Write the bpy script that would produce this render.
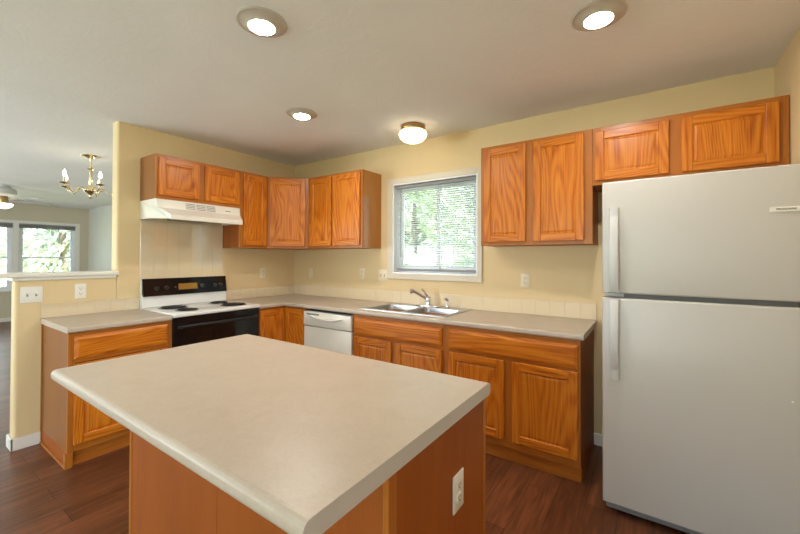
import bpy, bmesh, math, random
from mathutils import Matrix, Vector, Euler
PI = math.pi
R = math.radians
random.seed(4)
S = bpy.context.scene
COL = S.collection
for o in list(bpy.data.objects):
    bpy.data.objects.remove(o)

# ------------------------------------------------------------------ camera
H = 2.5186
cam = bpy.data.cameras.new('camera')
cam.sensor_fit = 'HORIZONTAL'; cam.sensor_width = 36.0
cam.lens = 367.888 * 36.0 / 800.0
cam.shift_y = -12.47 / 800.0
cam.clip_start = 0.02
co = bpy.data.objects.new('camera', cam); COL.objects.link(co)
co.matrix_world = (Matrix.Translation((3.7217, -3.0651, 1.3688)) @ Matrix.Rotation(0.6013, 4, 'Z')
                   @ Matrix.Rotation(PI / 2 + 0.0094, 4, 'X') @ Matrix.Rotation(0.0032, 4, 'Z'))
S.camera = co

# ------------------------------------------------------------------ world, sun, exposure
S.view_settings.view_transform = 'Standard'
S.view_settings.look = 'None'
S.view_settings.gamma = 1.0
S.view_settings.use_curve_mapping = False
S.view_settings.exposure = 0.80
w = bpy.data.worlds.new('sky'); S.world = w; w.use_nodes = True
wn = w.node_tree.nodes; wl = w.node_tree.links; wn.clear()
wo = wn.new('ShaderNodeOutputWorld'); wb = wn.new('ShaderNodeBackground')
wb.inputs['Color'].default_value = (0.80, 0.91, 1.0, 1); wb.inputs['Strength'].default_value = 3.6
wl.new(wb.outputs[0], wo.inputs[0])

sun = bpy.data.lights.new('sun', 'SUN'); sun.energy = 15.0; sun.angle = R(2); sun.color = (1, .96, .88)
so = bpy.data.objects.new('sun', sun); COL.objects.link(so)
so.location = (5, 3, 14)
so.rotation_euler = Vector((-0.45, -0.18, -1)).to_track_quat('-Z', 'Y').to_euler()

XW_ = 4.3254
def area(name, loc, direction, sx, sy, energy, color, shape='RECTANGLE'):
    l = bpy.data.lights.new(name, 'AREA'); l.shape = shape; l.size = sx
    if shape == 'RECTANGLE': l.size_y = sy
    l.energy = energy; l.color = color
    o = bpy.data.objects.new(name, l); COL.objects.link(o)
    o.location = loc
    o.rotation_euler = Vector(direction).to_track_quat('-Z', 'Y').to_euler()
    return o
# added area fills in place of daylight, set at openings outside the view
area('fill_glass_door', (2.55, -6.30, 1.10), (0, 1, 1.2), 2.6, 2.0, 12, (0.86, 0.94, 1.0))
area('fill_rear_window', (-2.2, -6.30, 1.35), (0, 1, 1.5), 2.6, 1.5, 175, (0.86, 0.94, 1.0))
area('fill_far_window', (-7.60, -3.85, 1.35), (1, 0, 0.6), 2.4, 1.4, 40, (0.86, 0.94, 1.0))
area('fill_right_window', (XW_ + 0.10, -4.6, 1.45), (-1, 0, 0.25), 1.9, 1.3, 32, (0.90, 0.95, 1.0))
CAN_E = 195.0         # recessed lamp lenses
DOME_E = 1.9         # glass globe
WARM = (1.0, 0.94, 0.85)

# ------------------------------------------------------------------ materials
def new_mat(name):
    m = bpy.data.materials.new(name); m.use_nodes = True
    nt = m.node_tree
    return m, nt, nt.nodes['Principled BSDF']

def plain(name, col, rough=0.5, metal=0.0, spec=0.5, emit=None, es=0.0, coat=0.0):
    m, nt, b = new_mat(name)
    b.inputs['Base Color'].default_value = (*col, 1)
    b.inputs['Roughness'].default_value = rough
    b.inputs['Metallic'].default_value = metal
    b.inputs['Specular IOR Level'].default_value = spec
    b.inputs['Coat Weight'].default_value = coat
    if emit:
        b.inputs['Emission Color'].default_value = (*emit, 1)
        b.inputs['Emission Strength'].default_value = es
    return m

def node(nt, t, **kw):
    n = nt.nodes.new(t)
    for k, v in kw.items():
        if k in n.inputs: n.inputs[k].default_value = v
        else: setattr(n, k, v)
    return n

def ramp(nt, stops):
    n = nt.nodes.new('ShaderNodeValToRGB'); e = n.color_ramp.elements
    while len(e) < len(stops): e.new(0.5)
    for i, (p, c) in enumerate(stops):
        e[i].position = p; e[i].color = (*c, 1)
    return n

def painted(name, col, rough=0.7, bump=0.15, scale=60.0, bump2=None):
    m, nt, b = new_mat(name); L = nt.links
    tc = node(nt, 'ShaderNodeTexCoord')
    n = node(nt, 'ShaderNodeTexNoise', Scale=scale, Detail=4.0, Roughness=0.6)
    L.new(tc.outputs['Object'], n.inputs['Vector'])
    r = ramp(nt, [(0.3, tuple(c * 0.965 for c in col)), (0.7, col)])
    n2 = node(nt, 'ShaderNodeTexNoise', Scale=1.7, Detail=2.0)
    L.new(tc.outputs['Object'], n2.inputs['Vector'])
    L.new(n2.outputs['Fac'], r.inputs['Fac'])
    L.new(r.outputs['Color'], b.inputs['Base Color'])
    b.inputs['Roughness'].default_value = rough
    b.inputs['Specular IOR Level'].default_value = 0.35
    bp = node(nt, 'ShaderNodeBump', Strength=bump, Distance=0.004)
    L.new(n.outputs['Fac'], bp.inputs['Height'])
    last = bp
    if bump2:
        n3 = node(nt, 'ShaderNodeTexNoise', Scale=bump2[0], Detail=5.0, Roughness=0.55, Distortion=1.2)
        L.new(tc.outputs['Object'], n3.inputs['Vector'])
        r3 = ramp(nt, [(0.48, (0, 0, 0)), (0.56, (1, 1, 1))])
        L.new(n3.outputs['Fac'], r3.inputs['Fac'])
        b2 = node(nt, 'ShaderNodeBump', Strength=bump2[1], Distance=0.004)
        L.new(r3.outputs['Color'], b2.inputs['Height']); L.new(bp.outputs['Normal'], b2.inputs['Normal'])
        last = b2
    L.new(last.outputs['Normal'], b.inputs['Normal'])
    return m

def oak(name, axis, dark, mid, light, band=4.2, dist=23.0, rough=0.33, fine=1.3, amp=0.22):
    """honey oak; axis = local axis the grain runs along ('x' or 'z')"""
    m, nt, b = new_mat(name); L = nt.links
    tc = node(nt, 'ShaderNodeTexCoord'); oi = node(nt, 'ShaderNodeObjectInfo')
    # spread every board over its own piece of the log
    off = node(nt, 'ShaderNodeVectorMath', operation='SCALE'); off.inputs[0].default_value = (37.0, 11.0, 23.0)
    L.new(oi.outputs['Random'], off.inputs['Scale'])
    add = node(nt, 'ShaderNodeVectorMath', operation='ADD')
    L.new(tc.outputs['Object'], add.inputs[0]); L.new(off.outputs[0], add.inputs[1])
    sep = node(nt, 'ShaderNodeSeparateXYZ'); L.new(add.outputs[0], sep.inputs[0])
    across = node(nt, 'ShaderNodeMath', operation='ADD')
    if axis == 'z':
        L.new(sep.outputs['X'], across.inputs[0]); L.new(sep.outputs['Y'], across.inputs[1]); along = sep.outputs['Z']
    else:
        L.new(sep.outputs['Z'], across.inputs[0]); L.new(sep.outputs['Y'], across.inputs[1]); along = sep.outputs['X']
    def comb(sa, sl):
        c = node(nt, 'ShaderNodeCombineXYZ')
        m1 = node(nt, 'ShaderNodeMath', operation='MULTIPLY'); m1.inputs[1].default_value = sa
        m2 = node(nt, 'ShaderNodeMath', operation='MULTIPLY'); m2.inputs[1].default_value = sl
        L.new(across.outputs[0], m1.inputs[0]); L.new(along, m2.inputs[0])
        L.new(m1.outputs[0], c.inputs['X']); L.new(m2.outputs[0], c.inputs['Z'])
        return c
    c1 = comb(1.0, 0.13)
    cn = node(nt, 'ShaderNodeTexNoise', Scale=band, Detail=1.5, Roughness=0.45, Distortion=0.25)
    L.new(c1.outputs[0], cn.inputs['Vector'])
    k1 = node(nt, 'ShaderNodeMath', operation='MULTIPLY'); k1.inputs[1].default_value = dist * 2 * PI
    L.new(cn.outputs['Fac'], k1.inputs[0])
    k2 = node(nt, 'ShaderNodeMath', operation='SINE'); L.new(k1.outputs[0], k2.inputs[0])
    wv = node(nt, 'ShaderNodeMath', operation='MULTIPLY_ADD'); wv.inputs[1].default_value = amp; wv.inputs[2].default_value = 0.5
    L.new(k2.outputs[0], wv.inputs[0])
    c2 = comb(1.0, 0.03)
    nz = node(nt, 'ShaderNodeTexNoise', Scale=125.0, Detail=4.0); L.new(c2.outputs[0], nz.inputs['Vector'])
    c3 = comb(1.0, 0.25)
    nb = node(nt, 'ShaderNodeTexNoise', Scale=5.0, Detail=2.0); L.new(c3.outputs[0], nb.inputs['Vector'])
    rp = ramp(nt, [(0.0, dark), (0.38, mid), (1.0, light)])
    mx = node(nt, 'ShaderNodeMath', operation='MULTIPLY_ADD'); mx.inputs[1].default_value = fine; 
    L.new(nz.outputs['Fac'], mx.inputs[0]); L.new(wv.outputs[0], mx.inputs[2])
    m3 = node(nt, 'ShaderNodeMath', operation='SUBTRACT'); m3.inputs[1].default_value = fine * 0.5
    L.new(mx.outputs[0], m3.inputs[0])
    L.new(m3.outputs[0], rp.inputs['Fac'])
    hs = node(nt, 'ShaderNodeHueSaturation')
    mv = node(nt, 'ShaderNodeMapRange'); mv.inputs['To Min'].default_value = 0.84; mv.inputs['To Max'].default_value = 1.14
    L.new(nb.outputs['Fac'], mv.inputs['Value']); L.new(mv.outputs[0], hs.inputs['Value'])
    L.new(rp.outputs['Color'], hs.inputs['Color']); L.new(hs.outputs['Color'], b.inputs['Base Color'])
    b.inputs['Roughness'].default_value = rough; b.inputs['Specular IOR Level'].default_value = 0.38
    bp = node(nt, 'ShaderNodeBump', Strength=0.04, Distance=0.001)
    L.new(m3.outputs[0], bp.inputs['Height']); L.new(bp.outputs['Normal'], b.inputs['Normal'])
    return m

def laminate(name):
    m, nt, b = new_mat(name); L = nt.links
    tc = node(nt, 'ShaderNodeTexCoord')
    n1 = node(nt, 'ShaderNodeTexNoise', Scale=9.0, Detail=6.0, Roughness=0.65, Distortion=0.8)
    n2 = node(nt, 'ShaderNodeTexNoise', Scale=130.0, Detail=3.0)
    for n in (n1, n2): L.new(tc.outputs['Object'], n.inputs['Vector'])
    r1 = ramp(nt, [(0.3, (0.485, 0.402, 0.315)), (0.55, (0.515, 0.432, 0.345)), (0.75, (0.535, 0.456, 0.375))])
    r2 = ramp(nt, [(0.3, (0.95, 0.94, 0.93)), (0.6, (1, 1, 1))])
    L.new(n1.outputs['Fac'], r1.inputs['Fac']); L.new(n2.outputs['Fac'], r2.inputs['Fac'])
    mx = node(nt, 'ShaderNodeMix', data_type='RGBA', blend_type='MULTIPLY'); mx.inputs['Factor'].default_value = 1.0
    L.new(r1.outputs['Color'], mx.inputs['A']); L.new(r2.outputs['Color'], mx.inputs['B'])
    L.new(mx.outputs['Result'], b.inputs['Base Color'])
    b.inputs['Roughness'].default_value = 0.36
    return m

def floor_mat():
    m, nt, b = new_mat('floor_planks'); L = nt.links
    tc = node(nt, 'ShaderNodeTexCoord')
    mp = node(nt, 'ShaderNodeMapping'); mp.inputs['Rotation'].default_value = (0, 0, PI / 2)
    L.new(tc.outputs['Object'], mp.inputs['Vector'])
    bk = node(nt, 'ShaderNodeTexBrick')
    bk.inputs['Scale'].default_value = 1.0; bk.inputs['Brick Width'].default_value = 1.22
    bk.inputs['Row Height'].default_value = 0.155; bk.inputs['Mortar Size'].default_value = 0.0016
    bk.inputs['Color1'].default_value = (0.165, 0.056, 0.024, 1); bk.inputs['Color2'].default_value = (0.090, 0.030, 0.012, 1)
    bk.inputs['Mortar'].default_value = (0.018, 0.009, 0.006, 1)
    bk.offset = 0.37
    L.new(mp.outputs[0], bk.inputs['Vector'])
    mp2 = node(nt, 'ShaderNodeMapping'); mp2.inputs['Scale'].default_value = (1, 0.07, 1)
    L.new(tc.outputs['Object'], mp2.inputs['Vector'])
    gr = node(nt, 'ShaderNodeTexNoise', Scale=42.0, Detail=6.0, Roughness=0.7, Distortion=0.6)
    L.new(mp2.outputs[0], gr.inputs['Vector'])
    r = ramp(nt, [(0.28, (0.38, 0.36, 0.34)), (0.5, (0.95, 0.93, 0.9)), (0.72, (1.75, 1.65, 1.55))])
    L.new(gr.outputs['Fac'], r.inputs['Fac'])
    mx = node(nt, 'ShaderNodeMix', data_type='RGBA', blend_type='MULTIPLY'); mx.inputs['Factor'].default_value = 1.0
    L.new(bk.outputs['Color'], mx.inputs['A']); L.new(r.outputs['Color'], mx.inputs['B'])
    L.new(mx.outputs['Result'], b.inputs['Base Color'])
    b.inputs['Roughness'].default_value = 0.34
    bp = node(nt, 'ShaderNodeBump', Strength=0.12, Distance=0.002)
    L.new(gr.outputs['Fac'], bp.inputs['Height']); L.new(bp.outputs['Normal'], b.inputs['Normal'])
    return m

def glass_mat():
    m, nt, b = new_mat('window_glass'); L = nt.links; nt.nodes.remove(b)
    out = [n for n in nt.nodes if n.type == 'OUTPUT_MATERIAL'][0]
    tr = node(nt, 'ShaderNodeBsdfTransparent'); tr.inputs[0].default_value = (0.95, 0.98, 0.97, 1)
    gl = node(nt, 'ShaderNodeBsdfGlossy'); gl.inputs['Roughness'].default_value = 0.02
    fr = node(nt, 'ShaderNodeFresnel'); fr.inputs['IOR'].default_value = 1.45
    mx = node(nt, 'ShaderNodeMixShader')
    L.new(fr.outputs[0], mx.inputs[0]); L.new(tr.outputs[0], mx.inputs[1]); L.new(gl.outputs[0], mx.inputs[2])
    L.new(mx.outputs[0], out.inputs['Surface'])
    return m

def screen_mat():
    m, nt, b = new_mat('insect_screen'); L = nt.links
    out = [n for n in nt.nodes if n.type == 'OUTPUT_MATERIAL'][0]
    b.inputs['Base Color'].default_value = (0.75, 0.78, 0.80, 1); b.inputs['Roughness'].default_value = 0.8
    tr = node(nt, 'ShaderNodeBsdfTransparent'); mx = node(nt, 'ShaderNodeMixShader'); mx.inputs[0].default_value = 0.35
    L.new(tr.outputs[0], mx.inputs[1]); L.new(b.outputs[0], mx.inputs[2]); L.new(mx.outputs[0], out.inputs['Surface'])
    return m

def leaf_mat(name, c1, c2):
    m, nt, b = new_mat(name); L = nt.links
    tc = node(nt, 'ShaderNodeTexCoord')
    n = node(nt, 'ShaderNodeTexNoise', Scale=3.0, Detail=3.0); L.new(tc.outputs['Object'], n.inputs['Vector'])
    r = ramp(nt, [(0.35, c1), (0.65, c2)]); L.new(n.outputs['Fac'], r.inputs['Fac'])
    L.new(r.outputs['Color'], b.inputs['Base Color']); b.inputs['Roughness'].default_value = 0.55
    return m

WALL = painted('wall_cream_paint', (0.72, 0.55, 0.31), 0.65, 0.22, 90.0)
LIVWALL = painted('wall_tan_paint', (0.60, 0.54, 0.40), 0.7, 0.2, 90.0)
CEIL = painted('ceiling_white_texture', (0.85, 0.845, 0.835), 0.75, 0.15, 30.0, bump2=(9.0, 0.10))
TRIMW = painted('white_trim_paint', (0.80, 0.77, 0.70), 0.4, 0.05, 40.0)
CASING = painted('window_casing_paint', (0.68, 0.60, 0.48), 0.45, 0.05, 40.0)
FLOOR = floor_mat()
OAK_D, OAK_M, OAK_L = (0.27, 0.052, 0.003), (0.53, 0.142, 0.007), (0.66, 0.235, 0.022)
OAKV = oak('oak_vertical_grain', 'z', OAK_D, OAK_M, OAK_L)
OAKH = oak('oak_horizontal_grain', 'x', OAK_D, OAK_M, OAK_L)
OAKF = oak('oak_face_frame', 'z', (0.27, 0.072, 0.008), (0.40, 0.125, 0.015), (0.46, 0.16, 0.024), band=8, dist=4.0, amp=0.14)
OAKR = oak('oak_face_frame_rail', 'x', (0.27, 0.072, 0.008), (0.40, 0.125, 0.015), (0.46, 0.16, 0.024), band=8, dist=4.0, amp=0.14)
VENEER = oak('oak_veneer_panel', 'z', (0.24, 0.055, 0.004), (0.32, 0.078, 0.006), (0.37, 0.10, 0.010), band=6, dist=3.0, rough=0.5, fine=0.8, amp=0.12)
SIDEV = oak('pale_oak_veneer', 'z', (0.21, 0.080, 0.021), (0.26, 0.102, 0.028), (0.29, 0.118, 0.034), band=6, dist=3.0, rough=0.4, fine=0.6, amp=0.08)
SIDELIT = oak('window_lit_oak_end', 'z', (0.36, 0.14, 0.03), (0.48, 0.20, 0.045), (0.54, 0.24, 0.06), band=6, dist=3.0, rough=0.22, fine=0.6, amp=0.08)  # lighter base colour paints in window light on this glossy end panel
SHADOWGAP = plain('cabinet_interior', (0.10, 0.040, 0.012), 0.7)
LAM = laminate('cream_laminate')
LAMEDGE = plain('laminate_edge', (0.55, 0.52, 0.50), 0.35)
WHITE = plain('white_enamel', (0.80, 0.79, 0.76), 0.22)
BISQUE = plain('off_white_enamel', (0.76, 0.72, 0.64), 0.28)
FRIDGE_M = painted('white_textured_enamel', (0.545, 0.52, 0.49), 0.27, 0.10, 420.0)
FRIDGE_M.node_tree.nodes['Principled BSDF'].inputs['Specular IOR Level'].default_value = 0.5
HANDLE = plain('white_handle_plastic', (0.60, 0.60, 0.60), 0.3)
PLASTIC = plain('white_plastic', (0.80, 0.77, 0.70), 0.35)
ALMOND = plain('almond_plastic', (0.74, 0.64, 0.46), 0.4)
BLACK = plain('black_enamel', (0.006, 0.006, 0.007), 0.10, 0.0, 0.4)
BLACKP = plain('black_plastic', (0.012, 0.012, 0.013), 0.35)
DARK = plain('dark_gap', (0.02, 0.02, 0.022), 0.6)
GREY = plain('grey_plastic', (0.22, 0.22, 0.23), 0.45)
STEEL = plain('brushed_steel', (0.46, 0.47, 0.49), 0.30, 1.0)
CHROME = plain('chrome', (0.80, 0.80, 0.82), 0.08, 1.0)
COIL = plain('burner_coil', (0.02, 0.018, 0.018), 0.45, 0.3)
BRASS = plain('polished_brass', (0.85, 0.73, 0.47), 0.22, 1.0)
BRONZE = plain('antique_brass', (0.36, 0.24, 0.11), 0.35, 1.0)
TILE = plain('glazed_beige_tile', (0.74, 0.605, 0.405), 0.05, 0.0, 1.0, coat=1.0)
TILEB = plain('satin_beige_tile', (0.74, 0.605, 0.405), 0.22, 0.0, 0.4)
TILE.node_tree.nodes['Principled BSDF'].inputs['Coat IOR'].default_value = 2.1
GROUT = plain('tile_grout', (0.62, 0.51, 0.36), 0.8)
LENS = plain('lamp_lens', (0.9, 0.9, 0.88), 0.4, emit=WARM, es=CAN_E)
GLOBE = plain('lit_globe_glass', (0.9, 0.87, 0.8), 0.25, emit=(1.0, 0.80, 0.50), es=DOME_E)
BULB = plain('lit_candle_bulb', (0.9, 0.9, 0.88), 0.3, emit=(1.0, 0.88, 0.68), es=14.0)
FANGLASS = plain('lit_fan_glass', (0.9, 0.9, 0.88), 0.3, emit=(1.0, 0.94, 0.82), es=4.0)
CANDLE = plain('candle_sleeve', (0.80, 0.76, 0.66), 0.45)
CANTRIM = plain('recessed_trim', (0.55, 0.50, 0.43), 0.4)
FANW = plain('fan_white', (0.52, 0.52, 0.48), 0.4)
VINYL = plain('white_vinyl', (0.84, 0.87, 0.90), 0.3)
SLAT, _nt, _b = new_mat('blind_slat')
_b.inputs['Base Color'].default_value = (0.86, 0.88, 0.88, 1); _b.inputs['Roughness'].default_value = 0.45
_tr = node(_nt, 'ShaderNodeBsdfTranslucent'); _tr.inputs[0].default_value = (0.86, 0.90, 0.90, 1)
_mx = node(_nt, 'ShaderNodeMixShader'); _mx.inputs[0].default_value = 0.35
_nt.links.new(_b.outputs[0], _mx.inputs[1]); _nt.links.new(_tr.outputs[0], _mx.inputs[2])
_nt.links.new(_mx.outputs[0], [q for q in _nt.nodes if q.type == 'OUTPUT_MATERIAL'][0].inputs['Surface'])
GREYRAIL = plain('backlit_rail_grey', (0.26, 0.25, 0.25), 0.5)  # dark grey paints in the backlit shade on the blind rails
CLOCK_GLINT = plain('clock_lamp_glint', (0.62, 0.42, 0.10), 0.22, 0.85)  # amber metal paints a lamp's warm reflection onto the clock
GLASS = glass_mat()
SCREEN = screen_mat()
BARK = plain('bark', (0.16, 0.12, 0.09), 0.9)
LEAF1 = leaf_mat('leaf_bright', (0.30, 0.40, 0.24), (0.52, 0.60, 0.45))
LEAF2 = leaf_mat('leaf_grey_green', (0.38, 0.45, 0.35), (0.58, 0.63, 0.54))
GRASS = leaf_mat('lawn', (0.16, 0.22, 0.07), (0.28, 0.30, 0.13))

# ------------------------------------------------------------------ helpers
def obj(name, bm, mat, parent=None, loc=None, rot=None, mats=None, smooth=False):
    me = bpy.data.meshes.new(name)
    bmesh.ops.recalc_face_normals(bm, faces=bm.faces)
    bm.to_mesh(me); bm.free()
    for m in (mats or [mat]): me.materials.append(m)
    if smooth:
        for p in me.polygons: p.use_smooth = True
        me.set_sharp_from_angle(angle=R(38))
    o = bpy.data.objects.new(name, me); COL.objects.link(o)
    if parent: o.parent = parent
    if loc is not None: o.location = loc
    if rot is not None: o.rotation_euler = rot
    return o

def thing(name, label, cat, loc=(0, 0, 0), rz=0.0, group=None):
    o = bpy.data.objects.new(name, None); COL.objects.link(o)
    o.empty_display_size = 0.05
    o.location = loc; o.rotation_euler = (0, 0, rz)
    o['label'] = label; o['category'] = cat
    if group: o['group'] = group
    return o

def tag(o, label, cat, group=None):
    o['label'] = label; o['category'] = cat
    if group: o['group'] = group
    return o

def struct(name, bm, mat, mats=None):
    o = obj(name, bm, mat, mats=mats); o['kind'] = 'structure'
    return o

def dup(root, loc, rz=None, label=None, group=None):
    r = root.copy(); COL.objects.link(r); r.location = loc
    if rz is not None: r.rotation_euler = (0, 0, rz)
    if label: r['label'] = label
    if group: r['group'] = group
    for ch in list(root.children):
        c = ch.copy(); COL.objects.link(c); c.parent = r
        for g in list(ch.children):
            d = g.copy(); COL.objects.link(d); d.parent = c
    return r

def BM(): return bmesh.new()

def box(bm, x0, x1, y0, y1, z0, z1, bev=0.0, seg=2, mi=0):
    if x1 < x0: x0, x1 = x1, x0
    if y1 < y0: y0, y1 = y1, y0
    if z1 < z0: z0, z1 = z1, z0
    t = bmesh.new()
    bmesh.ops.create_cube(t, size=1.0)
    for v in t.verts:
        v.co = Vector((x0 + (v.co.x + .5) * (x1 - x0), y0 + (v.co.y + .5) * (y1 - y0), z0 + (v.co.z + .5) * (z1 - z0)))
    if bev > 0:
        bmesh.ops.bevel(t, geom=list(t.edges), offset=bev, segments=seg, profile=0.5, affect='EDGES', clamp_overlap=True)
    merge(bm, t, mi)
    return bm

def merge(bm, t, mi=0, M=None):
    if M is not None: bmesh.ops.transform(t, matrix=M, verts=t.verts)
    vm = {}
    for v in t.verts: vm[v] = bm.verts.new(v.co)
    for f in t.faces:
        try:
            nf = bm.faces.new([vm[v] for v in f.verts]); nf.material_index = mi if mi is not None else f.material_index
            nf.smooth = f.smooth
        except ValueError: pass
    t.free()

def lathe(bm, prof, seg=32, M=None, mi=0, cap=True):
    """prof: list of (r, z)"""
    t = bmesh.new(); rings = []
    for r, z in prof:
        if r < 1e-5: rings.append([t.verts.new((0, 0, z))])
        else: rings.append([t.verts.new((r * math.cos(2 * PI * i / seg), r * math.sin(2 * PI * i / seg), z)) for i in range(seg)])
    for a, b in zip(rings[:-1], rings[1:]):
        for i in range(seg):
            j = (i + 1) % seg
            if len(a) == 1 and len(b) == 1: continue
            if len(a) == 1: t.faces.new((a[0], b[j], b[i]))
            elif len(b) == 1: t.faces.new((a[i], a[j], b[0]))
            else: t.faces.new((a[i], a[j], b[j], b[i]))
    if cap:
        if len(rings[0]) > 1: t.faces.new(list(reversed(rings[0])))
        if len(rings[-1]) > 1: t.faces.new(rings[-1])
    merge(bm, t, mi, M)

def tube(bm, pts, rad, seg=10, mi=0, M=None):
    pts = [Vector(p) for p in pts]; n = len(pts)
    rad = rad if isinstance(rad, (list, tuple)) else [rad] * n
    t = bmesh.new(); rings = []
    prev = None
    for i, p in enumerate(pts):
        d = (pts[min(i + 1, n - 1)] - pts[max(i - 1, 0)]).normalized()
        if prev is None:
            a = Vector((0, 0, 1)) if abs(d.z) < 0.9 else Vector((1, 0, 0))
            u = d.cross(a).normalized()
        else:
            u = (prev - d * prev.dot(d)).normalized()
        prev = u; v = d.cross(u)
        rings.append([t.verts.new(p + rad[i] * (math.cos(2 * PI * k / seg) * u + math.sin(2 * PI * k / seg) * v)) for k in range(seg)])
    for a, b in zip(rings[:-1], rings[1:]):
        for k in range(seg):
            j = (k + 1) % seg
            t.faces.new((a[k], a[j], b[j], b[k]))
    t.faces.new(list(reversed(rings[0]))); t.faces.new(rings[-1])
    merge(bm, t, mi, M)

def bez(p0, p1, p2, p3, n=12):
    p0, p1, p2, p3 = map(Vector, (p0, p1, p2, p3))
    return [(1 - t) ** 3 * p0 + 3 * (1 - t) ** 2 * t * p1 + 3 * (1 - t) * t * t * p2 + t ** 3 * p3 for t in [i / n for i in range(n + 1)]]

def prism(bm, poly, z0, z1, mi=0, M=None, bev=0.0):
    t = bmesh.new()
    f = t.faces.new([t.verts.new((x, y, z0)) for x, y in poly])
    r = bmesh.ops.extrude_face_region(t, geom=[f])
    for v in r['geom']:
        if isinstance(v, bmesh.types.BMVert): v.co.z = z1
    bmesh.ops.recalc_face_normals(t, faces=t.faces)
    if bev: bmesh.ops.bevel(t, geom=list(t.edges), offset=bev, segments=2, profile=0.5, affect='EDGES', clamp_overlap=True)
    merge(bm, t, mi, M)

def cells(xs, ys, keep, z0, z1):
    """slab made of grid cells (so holes and L shapes stay one clean mesh)"""
    t = bmesh.new(); vs = {}
    for i, x in enumerate(xs):
        for j, y in enumerate(ys): vs[i, j] = t.verts.new((x, y, z0))
    fs = []
    for i in range(len(xs) - 1):
        for j in range(len(ys) - 1):
            if keep((xs[i] + xs[i + 1]) / 2, (ys[j] + ys[j + 1]) / 2):
                fs.append(t.faces.new((vs[i, j], vs[i + 1, j], vs[i + 1, j + 1], vs[i, j + 1])))
    r = bmesh.ops.extrude_face_region(t, geom=fs)
    for v in r['geom']:
        if isinstance(v, bmesh.types.BMVert): v.co.z = z1
    for v in [v for v in t.verts if not v.link_faces]: t.verts.remove(v)
    bmesh.ops.recalc_face_normals(t, faces=t.faces)
    return t

def bevel_where(t, fn, off, seg=4):
    es = [e for e in t.edges if fn(*[v.co for v in e.verts]) and len(e.link_faces) == 2 and e.calc_face_angle(0) > 0.3]
    if es: bmesh.ops.bevel(t, geom=es, offset=off, segments=seg, profile=0.5, affect='EDGES', clamp_overlap=True)

def text_mesh(name, body, size, mat, parent, M, depth=0.0006):
    cu = bpy.data.curves.new(name, 'FONT'); cu.body = body; cu.size = size; cu.extrude = depth
    cu.align_x = 'CENTER'; cu.align_y = 'CENTER'
    to = bpy.data.objects.new('text_tmp', cu); COL.objects.link(to)
    dg = bpy.context.evaluated_depsgraph_get()
    me = bpy.data.meshes.new_from_object(to.evaluated_get(dg))
    bpy.data.objects.remove(to); bpy.data.curves.remove(cu)
    me.name = name; me.materials.clear(); me.materials.append(mat)
    o = bpy.data.objects.new(name, me); COL.objects.link(o); o.parent = parent
    o.matrix_local = M
    return o

# ------------------------------------------------------------------ the shell
XW = 4.3254            # right wall
YR = -6.2              # wall behind the photographer
XF = -7.5              # far living-room wall
T = 0.12
bm = BM(); box(bm, XF - T, XW + T, YR - T, T, -0.12, 0.0); struct('floor', bm, FLOOR)
bm = BM(); box(bm, XF - T, XW + T, YR - T, T, H, H + 0.12); struct('ceiling', bm, CEIL)
# kitchen window opening
WX0, WX1, WZ0, WZ1 = 1.535, 2.452, 1.215, 2.118
bm = BM()
box(bm, -T, WX0, 0, T, 0, H); box(bm, WX1, XW + T, 0, T, 0, H)
box(bm, WX0, WX1, 0, T, 0, WZ0); box(bm, WX0, WX1, 0, T, WZ1, H)
struct('wall_back', bm, WALL)
bm = BM(); RY0, RY1, RZ0, RZ1 = -5.6, -3.6, 0.78, 2.12
box(bm, XW, XW + T, RY1, 0.0, 0, H); box(bm, XW, XW + T, YR - T, RY0, 0, H); box(bm, XW, XW + T, RY0, RY1, 0, RZ0); box(bm, XW, XW + T, RY0, RY1, RZ1, H)
struct('wall_right', bm, WALL)
# left wall: full height beside the range, bullnose end
YE = -1.862; YH = -2.458
bm = BM()
t = bmesh.new(); bmesh.ops.create_cube(t, size=1.0)
for v in t.verts: v.co = Vector((-T + (v.co.x + .5) * T, YE + (v.co.y + .5) * (0 - YE), (v.co.z + .5) * H))
bmesh.ops.bevel(t, geom=[e for e in t.edges if all(abs(v.co.y - YE) < 1e-4 for v in e.verts) and abs(e.verts[0].co.x - e.verts[1].co.x) < 1e-4],
                offset=0.02, segments=5, profile=0.5, affect='EDGES')
merge(bm, t)
struct('wall_left', bm, WALL)
bm = BM()
t = bmesh.new(); bmesh.ops.create_cube(t, size=1.0)
for v in t.verts: v.co = Vector((-T + (v.co.x + .5) * T, YH + (v.co.y + .5) * (YE - YH), (v.co.z + .5) * 1.20))
bmesh.ops.bevel(t, geom=[e for e in t.edges if all(abs(v.co.y - YH) < 1e-4 for v in e.verts) and abs(e.verts[0].co.x - e.verts[1].co.x) < 1e-4],
                offset=0.02, segments=5, profile=0.5, affect='EDGES')
merge(bm, t)
struct('wall_low', bm, WALL)
# painted ledge on the low wall
bm = BM()
box(bm, -T - 0.045, 0.04, YH - 0.11, YE + 0.012, 1.222, 1.252, 0.006)
box(bm, -T - 0.02, 0.018, YH - 0.02, YE - 0.002, 1.196, 1.222, 0.006)
struct('trim_1', bm, TRIMW)
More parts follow.
